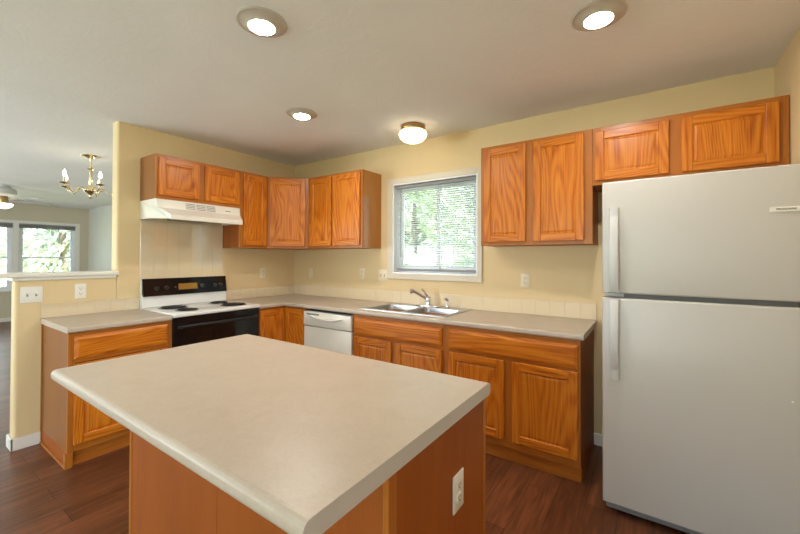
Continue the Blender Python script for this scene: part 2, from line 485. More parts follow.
# living room: wall in line with the window wall, far wall with two windows, rear wall with an added glass door
bm = BM(); box(bm, XF - T, -T, 0, T, 0, H); struct('wall_living', bm, painted('living_side_lit_tan', (0.70, 0.69, 0.62), 0.65, 0.2, 90.0))  # tan wall, colour paled for the daylight falling on it
LW = [(-1.19, -0.24), (-2.26, -1.27)]; LZ0, LZ1 = 0.66, 2.09
bm = BM()
ycuts = [YR - T, -5.15, -2.55, -2.26, -1.27, -1.19, -0.24, 0.0]
for i, (a, b_) in enumerate(zip(ycuts[:-1], ycuts[1:])):
    if i in (1, 3, 5):
        box(bm, XF - T, XF, a, b_, 0, LZ0); box(bm, XF - T, XF, a, b_, LZ1, H)
    else: box(bm, XF - T, XF, a, b_, 0, H)
struct('wall_far', bm, LIVWALL)
bm = BM()
DX0, DX1, DZ = 1.2, 3.9, 2.08
NX0, NX1, NZ0, NZ1 = -3.5, -0.9, 0.6, 2.1
box(bm, XF - T, NX0, YR - T, YR, 0, H); box(bm, NX0, NX1, YR - T, YR, 0, NZ0); box(bm, NX0, NX1, YR - T, YR, NZ1, H)
box(bm, NX1, DX0, YR - T, YR, 0, H); box(bm, DX0, DX1, YR - T, YR, DZ, H); box(bm, DX1, XW + T, YR - T, YR, 0, H)
struct('wall_rear', bm, LIVWALL)
# baseboards
def baseboard(name, segs):
    bm = BM()
    for s in segs: box(bm, *s, 0.0, 0.085, 0.004)
    return struct(name, bm, TRIMW)
baseboard('baseboard_low', [(0.0, 0.014, YH - 0.014, -2.316), (-T - 0.014, 0.014, YH - 0.014, YH), (-T - 0.014, -T, YH - 0.014, 0.0)])
baseboard('baseboard_back', [(3.362, XW, -0.014, 0.0)])
baseboard('baseboard_right', [(XW - 0.014, XW, YR, -0.014)])
baseboard('baseboard_far', [(XF, XF + 0.014, YR, 0.0)])
baseboard('baseboard_living', [(XF + 0.014, -T - 0.014, -0.014, 0.0)])

# ------------------------------------------------------------------ kitchen window
def st_child(name, bm, mat, parent, **k): return obj(name, bm, mat, parent, **k)
win = bpy.data.objects.new('window_1', None); COL.objects.link(win); win['kind'] = 'structure'
win.location = (0, 0, 0)
bm = BM()
c = 0.058
box(bm, WX0 - c - .012, WX0, -0.016, 0, WZ0 - c, WZ1 + c, 0.003); box(bm, WX1, WX1 + c - .015, -0.016, 0, WZ0 - c, WZ1 + c, 0.003)
box(bm, WX0, WX1, -0.016, 0, WZ1, WZ1 + c, 0.003); box(bm, WX0, WX1, -0.016, 0, WZ0 - c, WZ0, 0.003)
obj('casing', bm, CASING, win)
bm = BM()   # reveal lining
e = 0.012
box(bm, WX0, WX0 + e, -0.010, T, WZ0, WZ1); box(bm, WX1 - e, WX1, -0.010, T, WZ0, WZ1)
box(bm, WX0 + e, WX1 - e, -0.010, T, WZ0, WZ0 + e); box(bm, WX0 + e, WX1 - e, -0.010, T, WZ1 - e, WZ1)
obj('jamb', bm, VINYL, win)
bm = BM()
f0 = WX0 + e; f1 = WX1 - e; g0 = WZ0 + e; g1 = WZ1 - e; fw = 0.04
def frame(bm, x0, x1, z0, z1, y0, y1, fw):
    box(bm, x0, x0 + fw, y0, y1, z0, z1, 0.003); box(bm, x1 - fw, x1, y0, y1, z0, z1, 0.003)
    box(bm, x0 + fw, x1 - fw, y0, y1, z0, z0 + fw, 0.003); box(bm, x0 + fw, x1 - fw, y0, y1, z1 - fw, z1, 0.003)
frame(bm, f0, f1, g0, g1, 0.075, 0.115, 0.034)
obj('window_frame', bm, VINYL, win)
xm = (WX0 + WX1) / 2 + 0.015
for k, (a, b_) in enumerate([(f0 + .03, xm + .02), (xm - .02, f1 - .03)]):
    bm = BM(); frame(bm, a, b_, g0 + .03, g1 - .03, 0.080 + 0.014 * k, 0.093 + 0.014 * k, 0.036)
    s = obj('sash', bm, VINYL, win)
    bm = BM(); box(bm, a + .03, b_ - .03, 0.085 + 0.014 * k, 0.088 + 0.014 * k, g0 + .06, g1 - .06)
    obj('pane', bm, GLASS, s)
bm = BM(); box(bm, xm, f1 - .034, 0.1105, 0.1125, g0 + .034, g1 - .034); obj('insect_screen', bm, SCREEN, win)

# mini blind
bl = thing('window_blind', 'white mini blind lowered over the window above the sink', 'window blind', ((WX0 + WX1) / 2, 0.035, WZ0 + e), 0)
hw = (WX1 - WX0) / 2 - e - 0.012
zt = WZ1 - WZ0 - 2 * e
bm = BM(); box(bm, -hw, hw, -0.016, 0.014, zt - 0.034, zt - 0.002, 0.003); obj('headrail', bm, GREYRAIL, bl)
bm = BM()
n = 38
for i in range(n):
    z = 0.060 + i * (zt - 0.110) / (n - 1)
    pr = []
    for q in range(5):
        a = (q / 4 - .5) * 0.022
        pr.append((a, 0.0022 * (1 - (q / 2 - 1) ** 2) + a * math.tan(R(-13))))
    lo = [bm.verts.new((-hw + .004, y, z + dz)) for y, dz in pr]; hi = [bm.verts.new((hw - .004, y, z + dz)) for y, dz in pr]
    lo2 = [bm.verts.new((-hw + .004, y, z + dz - .0008)) for y, dz in pr]; hi2 = [bm.verts.new((hw - .004, y, z + dz - .0008)) for y, dz in pr]
    for q in range(4):
        bm.faces.new((lo[q], hi[q], hi[q + 1], lo[q + 1])); bm.faces.new((lo2[q + 1], hi2[q + 1], hi2[q], lo2[q]))
    bm.faces.new((lo[0], lo2[0], hi2[0], hi[0])); bm.faces.new((lo[4], hi[4], hi2[4], lo2[4]))
obj('slats', bm, SLAT, bl, smooth=True)
bm = BM(); box(bm, -hw + .004, hw - .004, -0.013, 0.012, 0.012, 0.034, 0.003); obj('bottom_rail', bm, GREYRAIL, bl)
for fx in (-0.72, 0.02, 0.74):
    bm = BM()
    tube(bm, [(fx * hw, -0.014, 0.03), (fx * hw, -0.014, zt - .02)], 0.0012, 6); tube(bm, [(fx * hw, 0.013, 0.03), (fx * hw, 0.013, zt - .02)], 0.0012, 6)
    obj('ladder_cord', bm, SLAT, bl)
bm = BM(); tube(bm, [(-hw + .062, -0.022, zt - 0.03), (-hw + .062, -0.022, 0.15)], 0.0035, 8); obj('tilt_wand', bm, GREY, bl)

# ------------------------------------------------------------------ living-room windows
for wi, (y0, y1) in enumerate(LW):
    wr = bpy.data.objects.new('window_%d' % (wi + 2), None); COL.objects.link(wr); wr['kind'] = 'structure'
    wr.location = (XF, 0, 0)
    def yz_frame(bm, ya, yb, z0, z1, x0, x1, fw):
        box(bm, x0, x1, ya, ya + fw, z0, z1); box(bm, x0, x1, yb - fw, yb, z0, z1)
        box(bm, x0, x1, ya + fw, yb - fw, z0, z0 + fw); box(bm, x0, x1, ya + fw, yb - fw, z1 - fw, z1)
    bm = BM(); yz_frame(bm, y0, y1, LZ0, LZ1, -0.11, -0.03, 0.045); obj('window_frame', bm, VINYL, wr)
    zm = (LZ0 + LZ1) / 2 - .02
    for k, (a, b_) in enumerate([(LZ0 + .045, zm + .02), (zm - .02, LZ1 - .045)]):
        bm = BM(); yz_frame(bm, y0 + .045, y1 - .045, a, b_, -0.07 - .03 * k, -0.042 - .03 * k, 0.035)
        s = obj('sash', bm, VINYL, wr)
        bm = BM(); box(bm, -0.058 - .03 * k, -0.055 - .03 * k, y0 + .075, y1 - .075, a + .03, b_ - .03); obj('pane', bm, GLASS, s)
    bm = BM()
    box(bm, 0, 0.016, y0 - (.04 if wi == 0 else .07), y0 + .004, LZ0 - .02, LZ1 + .06); box(bm, 0, 0.016, y1 - .004, y1 + (.07 if wi == 0 else .04), LZ0 - .02, LZ1 + .06)
    box(bm, 0, 0.016, y0, y1, LZ1, LZ1 + .06)
    obj('casing', bm, TRIMW, wr)
    bm = BM(); box(bm, -0.03, 0.045, y0 - .038, y1 + .038, LZ0 - .03, LZ0, 0.004); obj('window_sill', bm, TRIMW, wr)
    b2 = thing('window_blind', ['grey mini blind raised to the top of the living room window nearest the corner',
                                'grey mini blind raised atop the living room window at the left picture edge'][wi], 'window blind', (XF, (y0 + y1) / 2, LZ1 - .12))
    ww = (y1 - y0) / 2 - .005
    bm = BM(); box(bm, -0.028, 0.012, -ww, ww, 0.085, 0.118, 0.003); obj('headrail', bm, GREYRAIL, b2)
    bm = BM()
    for q in range(12): box(bm, -0.022, 0.004, -ww + .004, ww - .004, 0.036 + q * .004, 0.0385 + q * .004)
    obj('slats', bm, GREYRAIL, b2)
    bm = BM(); box(bm, -0.022, 0.006, -ww + .004, ww - .004, 0.018, 0.034, 0.003); obj('bottom_rail', bm, GREYRAIL, b2)

wr = bpy.data.objects.new('window_5', None); COL.objects.link(wr); wr['kind'] = 'structure'; wr.location = (XF, 0, 0)  # unseen extra window, added to send light in from the far wall
bm = BM(); yz_frame(bm, -5.15, -2.55, LZ0, LZ1, -0.09, -0.03, 0.05); box(bm, -0.09, -0.03, -3.88, -3.82, LZ0 + .05, LZ1 - .05); obj('window_frame', bm, VINYL, wr)
bm = BM(); box(bm, -0.066, -0.063, -5.11, -2.59, LZ0 + .04, LZ1 - .04); obj('pane', bm, GLASS, wr)
wr = bpy.data.objects.new('window_6', None); COL.objects.link(wr); wr['kind'] = 'structure'; wr.location = (XW, 0, 0)  # unseen window, added to light the island's right end
bm = BM(); yz_frame(bm, RY0, RY1, RZ0, RZ1, 0.02, 0.08, 0.05); box(bm, 0.02, 0.08, -4.63, -4.57, RZ0 + .05, RZ1 - .05); obj('window_frame', bm, VINYL, wr)
bm = BM(); box(bm, 0.05, 0.053, RY0 + .04, RY1 - .04, RZ0 + .04, RZ1 - .04); obj('pane', bm, GLASS, wr)
# unseen glass door and window, added in the rear wall to bring in light
dr = bpy.data.objects.new('door_1', None); COL.objects.link(dr); dr['kind'] = 'structure'; dr.location = (0, YR, 0)
bm = BM(); frame(bm, DX0, DX1, 0.0, DZ, -0.10, -0.02, 0.05); obj('door_frame', bm, VINYL, dr)
dm = (DX0 + DX1) / 2
for k, (a, b_) in enumerate([(DX0 + .05, dm + .04), (dm - .04, DX1 - .05)]):
    bm = BM(); frame(bm, a, b_, 0.05, DZ - .05, -0.06 - .03 * k, -0.035 - .03 * k, 0.07); s = obj('door_panel', bm, VINYL, dr)
    bm = BM(); box(bm, a + .06, b_ - .06, -0.049 - .03 * k, -0.046 - .03 * k, 0.11, DZ - .11); obj('pane', bm, GLASS, s)
wr = bpy.data.objects.new('window_4', None); COL.objects.link(wr); wr['kind'] = 'structure'; wr.location = (0, YR, 0)
bm = BM(); frame(bm, NX0, NX1, NZ0, NZ1, -0.10, -0.03, 0.05); box(bm, -2.23, -2.17, -0.10, -0.03, NZ0 + .05, NZ1 - .05); obj('window_frame', bm, VINYL, wr)
bm = BM(); box(bm, NX0 + .04, NX1 - .04, -0.066, -0.063, NZ0 + .04, NZ1 - .04); obj('pane', bm, GLASS, wr)

# ------------------------------------------------------------------ cabinets
def door_front(bm, w, h, t=0.019, stile=0.052, rail=0.052):
    """raised-panel door, local x 0..w, z 0..h, back at y=0, front at y=-t. material 0 vertical grain, 1 horizontal grain"""
    box(bm, 0, stile, -t, 0, 0, h, 0.004, 2, 0); box(bm, w - stile, w, -t, 0, 0, h, 0.004, 2, 0)
    box(bm, stile, w - stile, -t + .0004, 0, 0, rail, 0.003, 2, 1); box(bm, stile, w - stile, -t + .0004, 0, h - rail, h, 0.003, 2, 1)
    # field: routed groove then raised centre
    x0, x1, z0, z1 = stile - .001, w - stile + .001, rail - .001, h - rail + .001
    prof = [(0.0, -t + .003), (0.005, -t + .0085), (0.011, -t + .009), (0.020, -t + .0055), (0.024, -t + .005)]
    prev = None
    for ins, y in prof:
        ring = [bm.verts.new(p) for p in ((x0 + ins, y, z0 + ins), (x1 - ins, y, z0 + ins), (x1 - ins, y, z1 - ins), (x0 + ins, y, z1 - ins))]
        if prev:
            for q in range(4):
                f = bm.faces.new((prev[q], prev[(q + 1) % 4], ring[(q + 1) % 4], ring[q])); f.material_index = 0
        prev = ring
    f = bm.faces.new(prev); f.material_index = 0

def drawer_front(bm, w, h, t=0.019):
    prof = [(0.0, 0.0), (0.0, -t + .010), (0.004, -t + .007), (0.020, -t + .001), (0.024, -t)]
    prev = None
    for ins, y in prof:
        ring = [bm.verts.new(p) for p in ((ins, y, ins), (w - ins, y, ins), (w - ins, y, h - ins), (ins, y, h - ins))]
        if prev:
            for q in range(4): bm.faces.new((prev[q], prev[(q + 1) % 4], ring[(q + 1) % 4], ring[q]))
        else: bm.faces.new(list(reversed(ring)))
        prev = ring
    bm.faces.new(prev)

def add_doors(t, doors, yf, M=None):
    for kind, x0, x1, z0, z1 in doors:
        bm = BM()
        if kind == 'door':
            door_front(bm, x1 - x0, z1 - z0); o = obj('door', bm, None, t, mats=[OAKV, OAKH])
        else:
            drawer_front(bm, x1 - x0, z1 - z0); o = obj(kind, bm, OAKH, t)
        m = Matrix.Translation((x0, yf, z0))
        o.matrix_local = (M @ m) if M is not None else m

def face_frame(t, W, z0, z1, D, bars, rails, stile=0.036):
    """stiles at both ends plus intermediate bars (x0,x1,z0,z1); rails (z0,z1)"""
    bm = BM()
    y0, y1 = -D, -D + 0.019
    box(bm, 0, stile, y0, y1, z0, z1, 0.001, 1, 0); box(bm, W - stile, W, y0, y1, z0, z1, 0.001, 1, 0)
    for a, b_ in rails: box(bm, stile, W - stile, y0 + .0003, y1, a, b_, 0.001, 1, 1)
    for a, b_, c_, d_ in bars: box(bm, a, b_, y0 + .0002, y1, c_, d_, 0.001, 1, 0)
    return obj('face_frame', bm, None, t, mats=[OAKF, OAKR])

def carcass(t, W, z0, z1, D, side=SIDEV, side_r=None, top=False, under=VENEER):
    """hollow box: sides, bottom, back, dark interior behind the frame"""
    bm = BM()
    s = 0.015
    box(bm, 0, s, -D + .019, -0.001, z0, z1, 0, 1, 0); box(bm, W - s, W, -D + .019, -0.001, z0, z1, 0, 1, 1)
    box(bm, s, W - s, -D + .019, -0.001, z0 + (0.0 if top else 0.0), z0 + s, 0, 1, 2)
    box(bm, s, W - s, -D + .019, -0.001, z1 - s, z1, 0, 1, 2)
    box(bm, s, W - s, -0.012, -0.001, z0 + s, z1 - s, 0, 1, 3)
    return obj('carcass', bm, None, t, mats=[side, side_r or side, under, SHADOWGAP])

def base_cab(name, label, loc, rz, W, doors, bars, left=SIDEV, right=VENEER, toe=0.030):
    t = thing(name, label, 'cabinet', loc, rz)
    D = 0.61; z1 = 0.875
    carcass(t, W, 0.10, z1, D, left, right)
    face_frame(t, W, 0.10, z1, D, bars, [(0.10, 0.14), (0.685 - .01, 0.71), (0.845, z1)])
    bm = BM(); box(bm, 0.0, W, -D + toe, -D + toe + 0.016, 0.0, 0.10, 0, 1, 1)
    box(bm, 0, 0.015, -D + toe + .016, -0.001, 0, 0.10, 0, 1, 0); box(bm, W - .015, W, -D + toe + .016, -0.001, 0, 0.10, 0, 1, 0)
    obj('toe_kick', bm, None, t, mats=[VENEER, OAKR])
    add_doors(t, doors, -D)
    return t

LY0 = -2.313
c1 = base_cab('base_cabinet', 'oak base cabinet with one drawer and door left of the range', (0.0, LY0, 0), PI / 2, 0.618,
              [('drawer', .028, .586, .70, .848), ('door', .028, .586, .145, .672)], [], left=SIDEV)
bm = BM(); box(bm, -0.011, 0.0, -0.60, -0.016, 0.0, 0.018, 0.003); obj('shoe_moulding', bm, OAKR, c1)
bm = BM(); box(bm, -0.012, 0.030, -0.612, -0.585, 0.0, 0.10, 0.002); obj('corner_block', bm, OAKF, c1)
bm = BM(); box(bm, -0.006, 0.0, -0.014, -0.001, 0.02, 0.875, 0.001); obj('edge_moulding', bm, OAKF, c1)

c2 = base_cab('base_cabinet', 'oak sink base cabinet with one wide false drawer over two doors beside the dishwasher', (1.541, 0, 0), 0, 0.902,
              [('drawer_front', .016, .884, .70, .846), ('door', .016, .421, .15, .68), ('door', .464, .884, .15, .68)], [(.40, .49, .14, .675)])
c3 = base_cab('base_cabinet', 'oak base cabinet with wide drawer and two doors at the counter end by the refrigerator', (2.444, 0, 0), 0, 0.918,
              [('drawer', .036, .906, .70, .846), ('door', .036, .452, .15, .68), ('door', .506, .906, .15, .68)], [(.435, .523, .14, .675)], right=VENEER)

# lazy-susan corner base
t = thing('corner_cabinet', 'oak corner base cabinet with two doors meeting at an inside corner between range and dishwasher', 'cabinet', (0, 0, 0))
Yc = -0.922
bm = BM(); prism(bm, [(0.001, -0.001), (0.914, -0.001), (0.914, -.575), (.575, -.575), (.575, Yc), (0.001, Yc)], 0.0, 0.10)
obj('toe_kick', bm, OAKR, t)
bm = BM(); prism(bm, [(0.001, -0.001), (0.914, -0.001), (0.914, -.61), (.61, -.61), (.61, Yc), (0.001, Yc)], 0.10, 0.875)
obj('carcass', bm, OAKF, t)
add_doors(t, [('door', 0.008, 0.292, .145, .855)], 0, Matrix.Translation((0.61, Yc, 0)) @ Matrix.Rotation(PI / 2, 4, 'Z'))
add_doors(t, [('door', 0.022, 0.30, .145, .855)], 0, Matrix.Translation((0.61, -0.61, 0)))

# wall cabinets
UZ0, UZ1 = 1.468, 2.240
def wall_cab(name, label, loc, rz, W, z0, z1, doors, bars, left=SIDEV, right=SIDEV, stile=0.036):
    t = thing(name, label, 'cabinet', (loc[0], loc[1], z0), rz)
    D = 0.305; h = z1 - z0
    carcass(t, W, 0, h, D, left, right)
    face_frame(t, W, 0, h, D, [(a, b_, .03, h - .03) for a, b_ in bars], [(0, .036), (h - .036, h)], stile)
    add_doors(t, [('door', a, b_, c_ - z0, d_ - z0) for a, b_, c_, d_ in doors], -D)
    return t
wall_cab('wall_cabinet', 'short oak wall cabinet with two doors above the range hood', (0, -1.693), PI / 2, 0.760, 1.862, UZ1,
         [(.020, .353, 1.893, 2.212), (.405, .748, 1.893, 2.212)], [(.335, .425)])
wall_cab('wall_cabinet', 'narrow oak wall cabinet with a single tall door right of the range hood', (0, -0.933), PI / 2, 0.323, UZ0, UZ1,
         [(.036, .300, 1.494, 2.216)], [], left=VENEER)
wall_cab('wall_cabinet', 'tall two-door oak wall cabinet between the corner and the window', (0.61, 0), 0, 0.770, UZ0, UZ1,
         [(.032, .355, 1.494, 2.216), (.380, .746, 1.494, 2.216)], [(.34, .40)], right=SIDELIT)
wall_cab('wall_cabinet', 'tall two-door oak wall cabinet between the window and the refrigerator', (2.604, 0), 0, 0.788, UZ0, UZ1,
         [(.030, .350, 1.494, 2.216), (.405, .738, 1.494, 2.216)], [(.33, .425)], right=VENEER, stile=0.058)
wall_cab('wall_cabinet', 'short two-door oak wall cabinet above the refrigerator', (3.393, 0), 0, 0.928, 1.858, UZ1,
         [(.016, .414, 1.886, 2.210), (.474, .887, 1.886, 2.210)], [(.395, .495)], right=VENEER, stile=0.045)
t = thing('corner_wall_cabinet', 'oak wall cabinet with one diagonal door in the corner of the room', 'cabinet', (0, 0, UZ0))
hh = UZ1 - UZ0
bm = BM(); prism(bm, [(0.001, -0.001), (0.001, -.609), (.292, -.609), (.609, -.292), (.609, -0.001)], 0, hh); obj('carcass', bm, VENEER, t)
dl = 0.305 * math.sqrt(2)
Md = Matrix.Translation((0.305, -0.61, 0)) @ Matrix.Rotation(PI / 4, 4, 'Z')
bm = BM()
box(bm, 0, .04, 0, .015, 0, hh, .001, 1, 0); box(bm, dl - .04, dl, 0, .015, 0, hh, .001, 1, 0)
box(bm, .04, dl - .04, .0003, .015, 0, .036, .001, 1, 1); box(bm, .04, dl - .04, .0003, .015, hh - .036, hh, .001, 1, 1)
o = obj('face_frame', bm, None, t, mats=[OAKF, OAKR]); o.matrix_local = Md
add_doors(t, [('door', .028, dl - .034, .026, hh - .024)], 0, Md)

# ------------------------------------------------------------------ countertops
CT0, CT1 = 0.8765, 0.914
SX0, SX1, SY0, SY1 = 1.592, 2.388, -0.520, -0.070     # sink cut-out
tb = cells([0.001, 0.635, SX0, SX1, 3.382], [-0.924, -0.635, SY0, SY1, -0.001],
           lambda x, y: (y > -0.635 or x < 0.635) and not (SX0 < x < SX1 and SY0 < y < SY1), CT0, CT1)
def nose(a, b):
    if abs(a.z - b.z) > 1e-5: return False
    ya = abs(a.y + 0.635) < 1e-4 and abs(b.y + 0.635) < 1e-4 and a.x > .63 and b.x > .63
    xa = abs(a.x - 0.635) < 1e-4 and abs(b.x - 0.635) < 1e-4 and max(a.y, b.y) < -.63
    return ya or xa
bevel_where(tb, nose, 0.012)
bm = BM(); merge(bm, tb)
ct = obj('countertop', bm, LAM); tag(ct, 'cream laminate L-shaped countertop running from the range past the sink', 'countertop')
bm = BM()
tb = cells([0.001, 0.635], [-2.323, -1.700], lambda x, y: True, CT0, CT1)
bevel_where(tb, lambda a, b: abs(a.z - b.z) < 1e-5 and a.x > .6 and b.x > .6, 0.012); merge(bm, tb)
ct2 = obj('countertop', bm, LAM); tag(ct2, 'short cream laminate countertop section left of the range below the low wall', 'countertop')

# ------------------------------------------------------------------ tile
def tile_grid(bm, y0, y1, z0, z1, sy, sz, th, place, amp=0.003):
    ny = max(1, round((y1 - y0) / sy)); nz = max(1, round((z1 - z0) / sz))
    dy = (y1 - y0) / ny; dz = (z1 - z0) / nz; g = 0.0011
    for i in range(ny):
        for k in range(nz):
            a, b_, c_, d_ = y0 + i * dy + g, y0 + (i + 1) * dy - g, z0 + k * dz + g, z0 + (k + 1) * dz - g
            ta, tz_ = random.uniform(-amp, amp), random.uniform(-amp, amp)
            q = bmesh.new()
            box(q, 0, th, a, b_, c_, d_, 0.0012, 2)
            for v in q.verts:
                if v.co.x > th * .5: v.co.x += ta * (v.co.y - (a + b_) / 2) + tz_ * (v.co.z - (c_ + d_) / 2)
            merge(bm, q, 0, place)
I4 = Matrix.Identity(4)
bm = BM()
tile_grid(bm, -1.690, -0.936, 1.022, 1.698, 0.108, 0.108, 0.007, I4)
tile_grid(bm, -2.322, -1.690, 0.9145, 1.020, 0.108, 0.106, 0.007, I4)
tile_grid(bm, -1.690, -0.936, 0.9145, 1.020, 0.108, 0.106, 0.007, I4)
tile_grid(bm, -0.936, -0.0005, 0.9145, 1.020, 0.108, 0.106, 0.007, I4)
box(bm, 0.0005, 0.0052, -1.690, -0.936, 1.022, 1.698, 0, 1, 1); box(bm, 0.0005, 0.0052, -2.322, -0.0005, 0.9145, 1.020, 0, 1, 1)
o = obj('tile_backsplash', bm, None, mats=[TILE, GROUT]); tag(o, 'glossy beige square tile backsplash on the wall behind the range', 'backsplash')
bm = BM()
Mb = Matrix.Rotation(-PI / 2, 4, 'Z')
tile_grid(bm, 0.008, 3.381, 0.9145, 1.034, 0.108, 0.12, 0.007, Mb)
q = bmesh.new(); box(q, 0.0005, 0.0052, 0.008, 3.381, 0.9145, 1.034); merge(bm, q, 1, Mb)
o = obj('tile_backsplash', bm, None, mats=[TILEB, GROUT]); tag(o, 'single row of beige tiles along the wall behind the sink', 'backsplash')

# ------------------------------------------------------------------ sink, faucet, sprayer
t = thing('kitchen_sink', 'stainless steel double bowl sink set in the counter under the window', 'sink', (1.99, -0.291, CT1))
hx, hy = 0.425, 0.258
bowls = [(-0.385, -0.018), (0.018, 0.385)]; by0, by1 = -0.212, 0.140
tb = cells([-hx, -0.385, -0.018, 0.018, 0.385, hx], [-hy, by0, by1, hy],
           lambda x, y: not (by0 < y < by1 and (-0.385 < x < -0.018 or 0.018 < x < 0.385)), 0.0, 0.006)
bevel_where(tb, lambda a, b: a.z > .005 and b.z > .005, 0.003, 2)
bm = BM(); merge(bm, tb); obj('rim', bm, STEEL, t, smooth=True)
for a, b_ in bowls:
    bm = BM(); prev = None
    for ins, z in [(0, .003), (.004, -.02), (.012, -.13), (.03, -.155), (.06, -.16)]:
        pts = []
        r = 0.045
        for cx, cy, a0 in ((b_ - ins - r, by1 - ins - r, 0), (a + ins + r, by1 - ins - r, 90), (a + ins + r, by0 + ins + r, 180), (b_ - ins - r, by0 + ins + r, 270)):
            for q in range(6):
                an = R(a0 + q * 18); pts.append((cx + r * math.cos(an), cy + r * math.sin(an), z))
        if ins == 0:
            pass
        ring = [bm.verts.new(p) for p in pts]
        if prev:
            for q in range(len(ring)): bm.faces.new((prev[q], prev[(q + 1) % len(ring)], ring[(q + 1) % len(ring)], ring[q]))
        prev = ring
    bm.faces.new(prev)
    bo = obj('bowl', bm, STEEL, t, smooth=True)
    bm = BM(); lathe(bm, [(0.0, -.1585), (.028, -.1585), (.042, -.156), (.044, -.1595)], 24, Matrix.Translation(((a + b_) / 2, (by0 + by1) / 2, 0)), cap=False); obj('drain', bm, CHROME, bo, smooth=True)

FZ = CT1 + 0.0062
t = thing('faucet', 'chrome single lever kitchen faucet with its spout swung over the left bowl', 'faucet', (2.005, -0.095, FZ))
bm = BM(); box(bm, -0.12, 0.12, -0.028, 0.028, 0, 0.012, 0.005, 3); obj('deck_plate', bm, CHROME, t, smooth=True)
bm = BM(); lathe(bm, [(0, .011), (.031, .011), (.028, .03), (.027, .06), (.028, .078), (.021, .09), (0, .094)], 24); obj('faucet_body', bm, CHROME, t, smooth=True)
bm = BM(); tube(bm, bez((0, 0, .06), (-.03, -.03, .085), (-.075, -.075, .13), (-.105, -.11, .148), 10) + [Vector((-.12, -.128, .147))], [.014] * 8 + [.015, .018, .019, .018], 14); sp = obj('spout', bm, CHROME, t, smooth=True)
bm = BM(); lathe(bm, [(0, 0), (.012, 0), (.012, .018), (0, .018)], 14, Matrix.Translation((-.113, -.12, .122))); obj('aerator', bm, CHROME, sp, smooth=True)
bm = BM(); tube(bm, [(0, 0, .078), (-.012, -.010, .105), (-.035, -.035, .150), (-.045, -.045, .163)], [.013, .012, .010, .008], 12); obj('lever', bm, CHROME, t, smooth=True)
t = thing('sink_sprayer', 'small chrome and white side sprayer standing right of the faucet', 'sprayer', (2.20, -0.092, FZ))
bm = BM(); lathe(bm, [(0, 0), (.022, 0), (.020, .008), (.013, .014), (.012, .022), (0, .022)], 20); obj('sprayer_base', bm, CHROME, t, smooth=True)
bm = BM(); lathe(bm, [(0, .021), (.010, .021), (.011, .045), (.014, .062), (0, .066)], 18); obj('sprayer_grip', bm, PLASTIC, t, smooth=True)
bm = BM(); tube(bm, [(.004, .004, .062), (-.004, -.006, .078), (-.016, -.020, .086)], [.014, .015, .011], 12); obj('sprayer_head', bm, CHROME, t, smooth=True)

# ------------------------------------------------------------------ range
t = thing('range', 'white electric coil range with black oven door and black control panel', 'stove', (0.0, -1.695, 0), PI / 2)
RW = 0.764
bm = BM(); box(bm, 0.003, RW - .003, -0.60, -0.012, 0.02, 0.895, 0.004); obj('range_body', bm, WHITE, t)
bm = BM(); box(bm, 0.0, RW, -0.655, -0.012, 0.896, 0.926, 0.007, 3); obj('cooktop', bm, WHITE, t, smooth=True)
bm = BM(); box(bm, 0.0, RW, -0.075, -0.012, 0.926, 1.04, 0.004); box(bm, 0.0, RW, -0.06, -0.012, 1.04, 1.172, 0.004)
bg = obj('backguard', bm, WHITE, t)
bm = BM(); prism(bm, [(-0.096, 1.024), (-0.060, 1.020), (-0.052, 1.178), (-0.068, 1.178)], 0.001, RW - .008, 0,
                 Matrix(((0, 0, 1, 0), (1, 0, 0, 0), (0, 1, 0, 0), (0, 0, 0, 1))), 0.002)
cp = obj('control_panel', bm, BLACK, t)
tilt = math.atan2(0.028, 0.154)
for fx in (.14, .245, .665, .825, .905):
    Mk = Matrix.Translation((fx * RW, -0.087, 1.092)) @ Matrix.Rotation(PI / 2 - tilt, 4, 'X')
    bm = BM(); lathe(bm, [(0, 0), (.021, 0), (.021, .004), (.017, .006), (.016, .018), (.013, .021), (0, .021)], 22, Mk)
    q = bmesh.new(); box(q, -.003, .003, -.016, .016, .019, .025, .001); merge(bm, q, 0, Mk)
    obj('knob', bm, BLACKP, cp, smooth=True)
bm = BM(); q = bmesh.new(); box(q, -.085, .085, -.028, .028, 0, .003, .001); merge(bm, q, 0, Matrix.Translation((.49 * RW, -0.0865, 1.096)) @ Matrix.Rotation(PI / 2 - tilt, 4, 'X'))
obj('clock_panel', bm, CLOCK_GLINT, cp)
bm = BM(); Mk = Matrix.Translation((.345 * RW, -0.086, 1.095)) @ Matrix.Rotation(PI / 2 - tilt, 4, 'X'); lathe(bm, [(0, 0), (.006, 0), (.006, .003), (0, .004)], 12, Mk)
obj('indicator_lamp', bm, plain('red_indicator', (.25, .04, .02), .3), cp)
for bx, byy, rr in ((.170, -.255, .100), (.170, -.500, .078), (.590, -.235, .078), (.590, -.490, .100)):
    bm = BM(); lathe(bm, [(rr * .3, .9262), (rr * .95, .9262), (rr * 1.08, .9285), (rr * 1.13, .9275), (rr * 1.14, .9262)], 36, Matrix.Translation((bx, byy, 0)), cap=False)
    lathe(bm, [(0, .9264), (rr * .35, .9264)], 30, Matrix.Translation((bx, byy, 0)), cap=False)
    dp = obj('drip_pan', bm, BLACKP, t, smooth=True)
    bm = BM(); pts = []
    turns = 5 if rr > .09 else 4
    for q in range(turns * 28 + 1):
        a = 2 * PI * q / 28; rad = .016 + (rr - .020) * q / (turns * 28)
        pts.append((bx + rad * math.cos(a), byy + rad * math.sin(a), .9345))
    tube(bm, pts, .0048, 6); obj('coil', bm, COIL, dp, smooth=True)
bm = BM(); box(bm, .004, RW - .004, -0.640, -0.602, 0.20, 0.890, 0.006, 2); dr_ = obj('oven_door', bm, BLACK, t)
